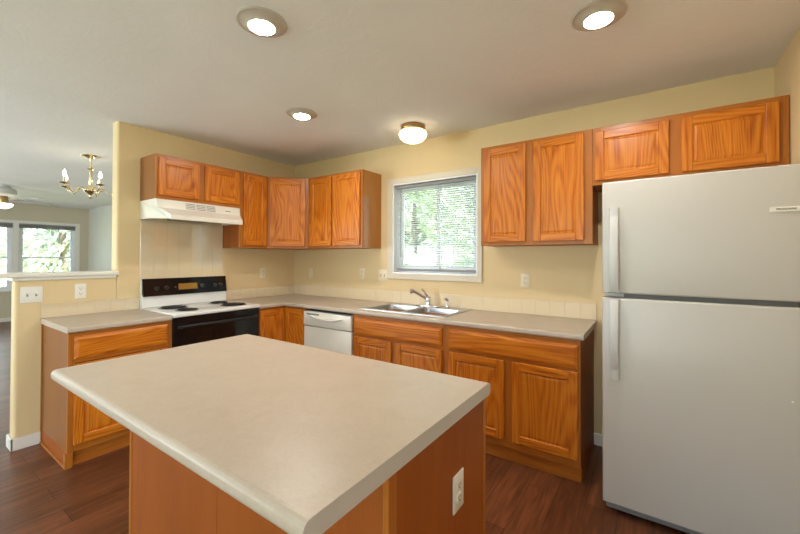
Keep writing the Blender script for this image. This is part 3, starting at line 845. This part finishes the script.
bm = BM(); tube(bm, [(.04, -0.642, .815), (.05, -0.672, .818), (RW - .05, -0.672, .818), (RW - .04, -0.642, .815)], .014, 10); obj('oven_handle', bm, BLACKP, dr_, smooth=True)
bm = BM(); box(bm, .15, RW - .15, -0.6425, -0.639, 0.40, 0.72, 0.002); obj('oven_window', bm, plain('oven_window_glass', (.004, .004, .005), .04), dr_)
bm = BM(); box(bm, .004, RW - .004, -0.632, -0.602, 0.03, 0.192, 0.005, 2); obj('storage_drawer', bm, BLACK, t)

# ------------------------------------------------------------------ range hood
def hood_taper(bm):
    for v in bm.verts:
        if v.co.y < -0.31: v.co.x = .379 + (v.co.x - .379) * (1 - .155 * min(1, (-.31 - v.co.y) / .145))
t = thing('range_hood', 'off-white under-cabinet range hood above the electric range', 'range hood', (0.0, -1.694, 1.685), PI / 2)
HW_ = 0.758
Mside = Matrix(((0, 0, 1, 0), (1, 0, 0, 0), (0, 1, 0, 0), (0, 0, 0, 1)))     # (a,b) -> (y,z), extruded along x
bm = BM()
prism(bm, [(-0.002, .018), (-0.18, .016), (-0.44, .004), (-0.455, 0.0), (-0.455, .038), (-0.335, .1), (-0.31, .176), (-0.002, .176)], 0.0, .012, 0, Mside)
prism(bm, [(-0.002, .018), (-0.18, .016), (-0.44, .004), (-0.455, 0.0), (-0.455, .038), (-0.335, .1), (-0.31, .176), (-0.002, .176)], HW_ - .012, HW_, 0, Mside)
prism(bm, [(-0.455, 0.0), (-0.455, .038), (-0.335, .1), (-0.31, .176), (-0.002, .176), (-0.002, .166), (-0.302, .166), (-0.326, .09), (-0.443, .03), (-0.443, 0.0)], .012, HW_ - .012, 0, Mside)
hood_taper(bm); obj('hood_shell', bm, BISQUE, t)
bm = BM(); box(bm, .012, HW_ - .012, -0.40, -0.012, .042, .050); hood_taper(bm); obj('hood_underside', bm, GREY, t)
bm = BM(); box(bm, .20, .50, -0.38, -0.05, .020, .042, .003); obj('grease_filter', bm, GREY, t)
for k in range(3):
    bm = BM()
    for q in range(4): box(bm, .235 + k * .092, .315 + k * .092, -0.3335 + q * .0047, -0.320 + q * .0047, .110 + q * .0145, .116 + q * .0145)
    obj('vent_slots', bm, GREY, t)
bm = BM(); q = bmesh.new(); box(q, 0, .05, -.0022, .004, 0, .008); merge(bm, q, 0, Matrix.Translation((.60, -0.3275, .125)) @ Matrix.Rotation(-math.atan2(.025, .076), 4, 'X')); obj('hood_badge', bm, GREY, t)

# ------------------------------------------------------------------ dishwasher
t = thing('dishwasher', 'white built-in dishwasher between the corner and sink cabinets', 'dishwasher', (0.917, 0, 0))
DWW = 0.620
bm = BM(); box(bm, .004, DWW - .004, -0.595, -0.012, 0.10, 0.855); obj('tub', bm, GREY, t)
bm = BM(); box(bm, .004, DWW - .004, -0.632, -0.596, 0.12, 0.712, 0.006, 2); obj('dishwasher_door', bm, BISQUE, t, smooth=True)
bm = BM(); box(bm, .004, DWW - .004, -0.640, -0.596, 0.718, 0.852, 0.007, 2); pn = obj('control_panel', bm, BISQUE, t, smooth=True)
bm = BM(); pts = []
for q in range(17):
    a = q / 16; pts.append((.10 + a * .42, -0.641 - .020 * math.sin(PI * a), .815 - .022 * math.sin(PI * a)))
tube(bm, pts, [.006 + .006 * math.sin(PI * q / 16) for q in range(17)], 10); obj('pull_handle', bm, BISQUE, pn, smooth=True)
bm = BM(); box(bm, .05, .22, -0.6415, -0.639, .822, .838, .001); obj('button_strip', bm, GREY, pn)
bm = BM(); box(bm, .004, DWW - .004, -0.56, -0.545, 0.0, 0.10); obj('kick_plate', bm, BLACKP, t)

# ------------------------------------------------------------------ refrigerator
FX0, FX1 = 3.496, 4.252
t = thing('refrigerator', 'white top-freezer refrigerator standing against the wall at the right', 'refrigerator', (FX0, 0, 0))
FWD = FX1 - FX0
bm = BM(); box(bm, .006, FWD - .006, -0.715, -0.06, 0.05, 1.765, 0.006); obj('refrigerator_cabinet', bm, FRIDGE_M, t)
def curved_door(z0, z1):
    bm = BM(); t_ = bmesh.new()
    nx = 14
    pts = [(0.0, -0.725), (FWD, -0.725)]
    front = []
    for q in range(nx + 1):
        a = q / nx; front.append((FWD * (1 - a), -0.796 - 0.006 * math.sin(PI * a)))
    poly = pts + front
    f = t_.faces.new([t_.verts.new((x, y, z0)) for x, y in poly])
    r = bmesh.ops.extrude_face_region(t_, geom=[f])
    for v in r['geom']:
        if isinstance(v, bmesh.types.BMVert): v.co.z = z1
    bmesh.ops.recalc_face_normals(t_, faces=t_.faces)
    es = [e_ for e_ in t_.edges if e_.calc_face_angle(0) > 0.5 and max(v.co.y for v in e_.verts) < -0.75]
    bmesh.ops.bevel(t_, geom=es, offset=0.010, segments=4, profile=0.5, affect='EDGES', clamp_overlap=True)
    merge(bm, t_); return bm
fz = obj('freezer_door', curved_door(1.184, 1.782), FRIDGE_M, t, smooth=True)
fd = obj('refrigerator_door', curved_door(0.062, 1.160), FRIDGE_M, t, smooth=True)
bm = BM(); box(bm, .10, FWD - .012, -0.783, -0.715, 1.161, 1.183); obj('door_gap_strip', bm, plain('gap_shade_grey', (0.10, 0.10, 0.105), 0.5), t)  # dark grey strip paints the shade in the gap between doors
def handle(zs, name, parent):
    """white bowed grip, standing off the left edge of the door"""
    bm = BM(); prev = None; nseg = 22
    for q in range(nseg + 1):
        a = q / nseg; z = zs[0] + (zs[1] - zs[0]) * a
        out = 0.012 + 0.034 * (math.sin(PI * min(1, a * 1.15)) ** 0.6 if a < .87 else max(0.0, math.sin(PI * min(1, a * 1.15))) ** 0.6)
        wd = 0.025 - 0.003 * a
        xc = 0.058
        ring = [bm.verts.new(p) for p in ((xc - wd, -0.798 - out * .25, z), (xc - wd * .8, -0.798 - out, z), (xc, -0.798 - out - .006, z), (xc + wd * .8, -0.798 - out, z), (xc + wd, -0.798 - out * .25, z), (xc, -0.796, z))]
        if prev:
            for k in range(6): bm.faces.new((prev[k], prev[(k + 1) % 6], ring[(k + 1) % 6], ring[k]))
        else: bm.faces.new(list(reversed(ring)))
        prev = ring
    bm.faces.new(prev)
    obj(name, bm, HANDLE, parent, smooth=True)
handle((1.190, 1.640), 'freezer_handle', fz)
handle((1.154, 0.730), 'refrigerator_handle', fd)
bm = BM(); box(bm, .655, .750, -0.8022, -0.796, 1.577, 1.598, 0.001); bd = obj('badge', bm, PLASTIC, fz)
Mt = Matrix.Translation((.706, -0.8026, 1.5873)) @ Matrix.Rotation(PI / 2, 4, 'X')
text_mesh('badge_lettering', 'FRIGIDAIRE', 0.0125, DARK, bd, Mt)
bm = BM(); box(bm, .012, FWD - .012, -0.745, -0.70, 0.010, 0.056, 0.004)
gk = obj('kick_grille', bm, GREY, t)
bm = BM(); box(bm, .012, FWD - .012, -0.752, -0.7455, 0.040, 0.055, 0.002); obj('grille_lip', bm, WHITE, gk)
bm = BM(); lathe(bm, [(0, 0), (.004, 0), (.004, .003), (0, .004)], 12, Matrix.Translation((.722, -0.7975, .755)) @ Matrix.Rotation(PI / 2, 4, 'X')); obj('plug_button', bm, PLASTIC, fd)
for x in (.04, FWD - .04):
    for y in (-0.66, -0.12):
        bm = BM(); lathe(bm, [(0, 0), (.018, 0), (.018, .03), (.01, .05), (0, .05)], 14, Matrix.Translation((x, y, 0)))
        obj('levelling_foot', bm, BLACKP, t)

# ------------------------------------------------------------------ island
IX0, IX1, IY0, IY1 = 1.757, 3.235, -2.642, -1.772
BX0, BX1, BY0, BY1 = 1.765, 3.213, -2.372, -1.759
t = thing('kitchen_island', 'oak-panelled kitchen island base in the foreground with plain veneer back and end', 'island', (BX0, BY0, 0))
IW, ID = BX1 - BX0, BY1 - BY0
bm = BM(); box(bm, .006, IW - .006, .008, ID - .022, 0.0, .10); box(bm, .006, IW - .006, .008, ID - .022, .10, .875); obj('carcass', bm, VENEER, t)
xm_ = 2.488 - BX0
for a, b_ in ((.022, xm_ - .001), (xm_ + .001, IW - .006)):
    bm = BM(); box(bm, a, b_, 0, .008, 0.0, .875, .001, 1); obj('back_panel', bm, VENEER, t)
bm = BM(); box(bm, 0, .022, -.004, .02, 0, .875, .003, 2); obj('corner_post', bm, OAKF, t)
bm = BM(); box(bm, IW - .012, IW + .006, -.004, .030, 0, .875, .003, 2); obj('corner_post', bm, OAKF, t)
yg = -2.0 - BY0
for a, b_ in ((.030, yg - .001), (yg + .001, ID - .035)):
    bm = BM(); box(bm, IW - .006, IW, a, b_, 0, .875, .001, 1); obj('end_panel', bm, VENEER, t)
bm = BM(); box(bm, IW - .006, IW + .003, ID - .034, ID - .019, 0, .875, .002, 2); obj('edge_moulding', bm, OAKF, t)
bm = BM(); box(bm, 0, .006, .02, ID - .022, 0, .875); obj('end_panel', bm, VENEER, t)
bm = BM(); yy0, yy1 = ID - .022, ID - .003
for a, b_ in ((0, .04), (xm_ - .04, xm_ + .04), (IW - .036, IW)): box(bm, a, b_, yy0, yy1, .10, .875, .001, 1, 0)
for a, b_ in ((.10, .14), (.675, .71), (.845, .875)): box(bm, .04, IW - .036, yy0, yy1 - .0003, a, b_, .001, 1, 1)
obj('face_frame', bm, None, t, mats=[OAKF, OAKR])
Mi = Matrix.Translation((IW, ID - .003, 0)) @ Matrix.Rotation(PI, 4, 'Z')
for a, b_ in ((.03, .335), (.365, IW - xm_ - .025), (IW - xm_ + .025, IW - .365), (IW - .335, IW - .03)):
    add_doors(t, [('door', a, b_, .15, .68), ('drawer', a, b_, .70, .846)], 0, Mi)
bm = BM()
tb = cells([IX0, IX1], [IY0, IY1], lambda x, y: True, CT0, CT1 + .006)
for yy in (IY0, IY1):
    bevel_where(tb, lambda a, b: abs(a.z - b.z) < 1e-5 and abs(a.y - yy) < 1e-4 and abs(b.y - yy) < 1e-4, 0.0185, 5)
for f in tb.faces:
    f.material_index = 1 if abs(f.normal.x) > .95 else 0
merge(bm, tb, None)
ict = obj('island_countertop', bm, None, mats=[LAM, LAMEDGE]); tag(ict, 'large cream laminate countertop on the kitchen island in the foreground', 'countertop')

# ------------------------------------------------------------------ outlets and switches
def screw(bm, x, z): lathe(bm, [(0, 0), (.003, 0), (.002, .0012), (0, .0014)], 10, Matrix.Translation((x, -.006, z)) @ Matrix.Rotation(PI / 2, 4, 'X'))
def outlet(label, loc, rz, mat=PLASTIC):
    t = thing('outlet', label, 'electrical outlet', loc, rz)
    bm = BM(); box(bm, -.036, .036, -.006, 0, -.058, .058, .003, 2); obj('cover_plate', bm, mat, t, smooth=True)
    for s in (-1, 1):
        bm = BM(); prism(bm, [(.017 * math.cos(R(a)) , max(-.0135, min(.0135, .017 * math.sin(R(a))))) for a in range(0, 360, 15)], 0, .0085, 0, Matrix.Translation((0, 0, s * .0195)) @ Matrix.Rotation(PI / 2, 4, 'X'))
        rc = obj('receptacle', bm, mat, t)
        bm = BM()
        box(bm, -.0082, -.0058, -.0090, -.0084, s * .0195 - .001, s * .0195 + .008); box(bm, .0058, .0082, -.0090, -.0084, s * .0195 - .001, s * .0195 + .0065)
        lathe(bm, [(0, 0), (.0028, 0), (.0028, .0006), (0, .0006)], 10, Matrix.Translation((0, -.0084, s * .0195 - .0072)) @ Matrix.Rotation(PI / 2, 4, 'X'))
        obj('slots', bm, DARK, rc)
    bm = BM(); screw(bm, 0, 0); obj('screw', bm, mat, t)
    return t
def switch(label, loc, rz, gangs=1, mat=PLASTIC):
    t = thing('light_switch', label, 'light switch', loc, rz)
    w_ = .036 + .023 * (gangs - 1)
    bm = BM(); box(bm, -w_, w_, -.006, 0, -.058, .058, .003, 2); obj('cover_plate', bm, mat, t, smooth=True)
    for g in range(gangs):
        x = (g - (gangs - 1) / 2) * .046
        bm = BM(); box(bm, x - .0052, x + .0052, -.0075, -.0055, -.012, .012); sl = obj('switch_slot', bm, GREY, t)
        bm = BM(); q = bmesh.new(); box(q, -.004, .004, -.014, 0, -.005, .005, .001); merge(bm, q, 0, Matrix.Translation((x, -.0065, .003)) @ Matrix.Rotation(R(-24), 4, 'X')); obj('toggle', bm, mat, sl)
        for z in (-.03, .03):
            bm = BM(); screw(bm, x, z); obj('screw', bm, mat, t)
    return t
switch('white double toggle switch plate on the low wall above the floor', (0.0, -2.372, 1.094), PI / 2, 2)
outlet('white outlet on the low wall above the short counter section', (0.0, -2.095, 1.100), PI / 2)
outlet('almond outlet on the left wall between the range and the room corner', (0.0, -0.452, 1.190), PI / 2, ALMOND)
bpl = thing('blank_plate', 'small blank almond cover plate on the window wall nearest the room corner', 'cover plate', (0.32, 0, 1.185))
bm = BM(); box(bm, -.036, .036, -.006, 0, -.058, .058, .003, 2); obj('cover_plate', bm, ALMOND, bpl, smooth=True)
for z in (.03, -.03):
    bm = BM(); screw(bm, 0, z); obj('screw', bm, ALMOND, bpl)
outlet('almond outlet on the wall above the dishwasher left of the sink', (1.125, 0, 1.197), 0, ALMOND)
switch('almond switch plate close beside the left edge of the window casing', (1.405, 0, 1.188), 0, 2, ALMOND)
outlet('almond outlet on the wall between sink and refrigerator', (2.864, 0, 1.188), 0, ALMOND)
outlet('white outlet on the end panel of the kitchen island', (3.213, -2.000, 0.637), PI / 2)

# ------------------------------------------------------------------ ceiling lights
t = thing('recessed_light', 'round recessed ceiling light at the top left above the island', 'ceiling light', (2.150, -1.975, H), 0, 'recessed ceiling lights')
bm = BM(); lathe(bm, [(.118, 0), (.120, -.004), (.112, -.009), (.104, -.007), (.070, -.022), (.066, -.027), (.062, -.027), (.060, -.020)], 48, cap=False); obj('trim_ring', bm, CANTRIM, t, smooth=True)
bm = BM(); lathe(bm, [(.0608, -.022), (.055, -.028), (.040, -.031), (0, -.033)], 40, cap=False); obj('lens', bm, LENS, t, smooth=True)
recs = [(2.150, -1.975), (3.515, -1.115), (1.420, -1.10)]
dup(t, (recs[1][0], recs[1][1], H), None, 'round recessed ceiling light at the top right in front of the refrigerator')
dup(t, (recs[2][0], recs[2][1], H), None, 'smallest looking recessed ceiling light, nearest the room corner')

t = thing('flush_light', 'brass flush-mount ceiling light with glowing white globe above the sink', 'ceiling light', (2.005, -0.370, H))
bm = BM(); lathe(bm, [(.098, 0), (.106, -.006), (.108, -.03), (.104, -.042), (.09, -.046), (0, -.046)], 40); obj('canopy', bm, BRONZE, t, smooth=True)
bm = BM(); lathe(bm, [(.095, -.0465), (.112, -.052), (.122, -.068), (.122, -.082), (.112, -.105), (.09, -.127), (.055, -.142), (.02, -.147), (0, -.1475)], 40); obj('globe', bm, GLOBE, t, smooth=True)

# ------------------------------------------------------------------ chandelier
t = thing('chandelier', 'brass five-arm candle chandelier hanging beyond the low wall', 'chandelier', (-1.546, -1.613, H))
bm = BM(); lathe(bm, [(.086, 0), (.088, -.006), (.06, -.02), (.02, -.03), (0, -.031)], 32); obj('canopy', bm, BRASS, t, smooth=True)
bm = BM(); lathe(bm, [(0, -.03), (.010, -.03), (.012, -.05), (.007, -.06), (.013, -.085), (.008, -.10), (.010, -.13), (.03, -.145), (.034, -.15), (.014, -.16), (.018, -.20), (.012, -.24), (.020, -.29), (.013, -.33), (.03, -.36), (.058, -.385), (.062, -.40), (.045, -.425), (.02, -.44), (.012, -.46), (.016, -.475), (0, -.49)], 24); obj('column', bm, BRASS, t, smooth=True)
base_a = math.atan2(-1.613 + 3.0651, -1.546 - 3.7217)
for deg in (-54, -126, 18, 90, 162):
    # angle measured from the viewing axis towards the right
    ang = base_a - R(deg)
    dx, dy = math.cos(ang), math.sin(ang)
    bm = BM()
    pts = bez((dx * .05, dy * .05, -.40), (dx * .14, dy * .14, -.28), (dx * .16, dy * .16, -.50), (dx * .205, dy * .205, -.415), 12) + bez((dx * .205, dy * .205, -.415), (dx * .23, dy * .23, -.39), (dx * .26, dy * .26, -.40), (dx * .265, dy * .265, -.355), 6)[1:]
    tube(bm, pts, .0065, 8); arm = obj('arm', bm, BRASS, t, smooth=True)
    Mc = Matrix.Translation((dx * .265, dy * .265, -.36))
    bm = BM(); lathe(bm, [(0, -.012), (.018, -.006), (.045, .004), (.047, .008), (.018, .006), (.017, .022), (0, .022)], 20, Mc); obj('candle_cup', bm, BRASS, arm, smooth=True)
    bm = BM(); lathe(bm, [(0, .02), (.012, .02), (.012, .075), (0, .076)], 14, Mc); obj('candle_sleeve', bm, CANDLE, arm, smooth=True)
    bm = BM(); lathe(bm, [(0, .075), (.008, .078), (.016, .098), (.014, .115), (.006, .138), (0, .150)], 16, Mc); obj('bulb', bm, BULB, arm, smooth=True)

# ------------------------------------------------------------------ ceiling fan
t = thing('ceiling_fan', 'white ceiling fan with lit glass bowl in the living room', 'ceiling fan', (-4.95, -1.80, H))
bm = BM(); lathe(bm, [(.08, 0), (.09, -.02), (.10, -.035), (.155, -.055), (.165, -.09), (.155, -.135), (.09, -.16), (.06, -.17), (0, -.17)], 32); obj('motor_housing', bm, FANW, t, smooth=True)
bm = BM(); lathe(bm, [(0, -.17), (.06, -.17), (.065, -.24), (.06, -.285), (0, -.285)], 24); obj('light_fitter', bm, BRONZE, t, smooth=True)
bm = BM(); lathe(bm, [(.07, -.285), (.115, -.292), (.12, -.305), (.10, -.34), (.05, -.365), (0, -.37)], 28); obj('glass_bowl', bm, FANGLASS, t, smooth=True)
for k in range(5):
    a = 0.6013 + R(-2) + k * 2 * PI / 5
    bm = BM(); q = bmesh.new()
    prism(q, [(.20, -.055), (.60, -.068), (.645, -.055), (.655, 0), (.645, .055), (.60, .068), (.20, .055)], -.004, .004)
    merge(bm, q, 0, Matrix.Rotation(R(10), 4, 'X')); bld = obj('blade', bm, FANW, t, loc=(0, 0, -.205), rot=(0, 0, a))
    bm = BM(); box(bm, .10, .25, -.018, .018, -.012, -.004, .002); obj('blade_bracket', bm, BRONZE, bld)
bm = BM(); tube(bm, [(.05, -.05, -.27), (.05, -.05, -.50)], .0018, 6); lathe(bm, [(0, -.53), (.014, -.52), (.014, -.505), (0, -.49)], 12, Matrix.Translation((.05, -.05, 0))); obj('pull_chain', bm, BRASS, t)

# ------------------------------------------------------------------ outdoors
bm = BM(); box(bm, -45, 40, -40, 45, -0.60, -0.45); o = struct('ground', bm, GRASS)
def tree(label, loc, h, cr, mat, seed, nleaf=2600, ls=0.16):
    rnd = random.Random(seed)
    t = thing('tree', label, 'tree', (loc[0], loc[1], -0.45))
    bm = BM(); tube(bm, [(0, 0, 0), (.05, .03, h * .3), (-.04, .05, h * .6), (.03, 0, h * .85)], [.16, .12, .08, .03], 10)
    for k in range(7):
        a = rnd.uniform(0, 2 * PI); z = h * rnd.uniform(.25, .6); l = cr * rnd.uniform(.5, .8)
        tube(bm, [(0, 0, z), (l * .5 * math.cos(a), l * .5 * math.sin(a), z + l * .35), (l * math.cos(a), l * math.sin(a), z + l * .55)], [.06, .04, .012], 6)
    obj('trunk', bm, BARK, t, smooth=True)
    bm = BM(); blobs = []
    for k in range(16):
        a = rnd.uniform(0, 2 * PI); rr = cr * rnd.uniform(.1, .75)
        blobs.append((Vector((rr * math.cos(a), rr * math.sin(a), h * rnd.uniform(.22, .92))), cr * rnd.uniform(.3, .5)))
    for k in range(nleaf):
        c_, r_ = blobs[k % len(blobs)]
        d = Vector((rnd.gauss(0, 1), rnd.gauss(0, 1), rnd.gauss(0, 1))).normalized()
        p = c_ + d * r_ * rnd.uniform(.55, 1.0)
        if p.z < .25: continue
        u = Vector((rnd.gauss(0, 1), rnd.gauss(0, 1), rnd.gauss(0, 1))).normalized(); v = u.orthogonal().normalized()
        s_ = ls * rnd.uniform(.6, 1.3)
        bm.faces.new([bm.verts.new(p + q) for q in (-u * s_, v * s_ * .42 - u * s_ * .1, u * s_, -v * s_ * .42 - u * s_ * .1)])
    obj('foliage', bm, mat, t)
    return t
tree('leafy green tree outside the kitchen window, seen through the left half of the blind', (-2.0, 6.0), 4.6, 1.7, LEAF1, 3)
tree('pale green tree outside the kitchen window, seen through the right half of the blind', (-1.3, 9.3), 5.5, 2.0, LEAF2, 5)
tree('pale tree standing far behind the others outside the kitchen window', (-5.6, 12.5), 6.5, 2.6, LEAF2, 6)
tree('grey-green tree outside the living room window nearest the corner', (-13.0, 0.75), 5.2, 1.9, LEAF2, 8)
tree('bright green tree outside the living room window at the left picture edge', (-12.6, -3.4), 5.6, 1.6, LEAF1, 11)
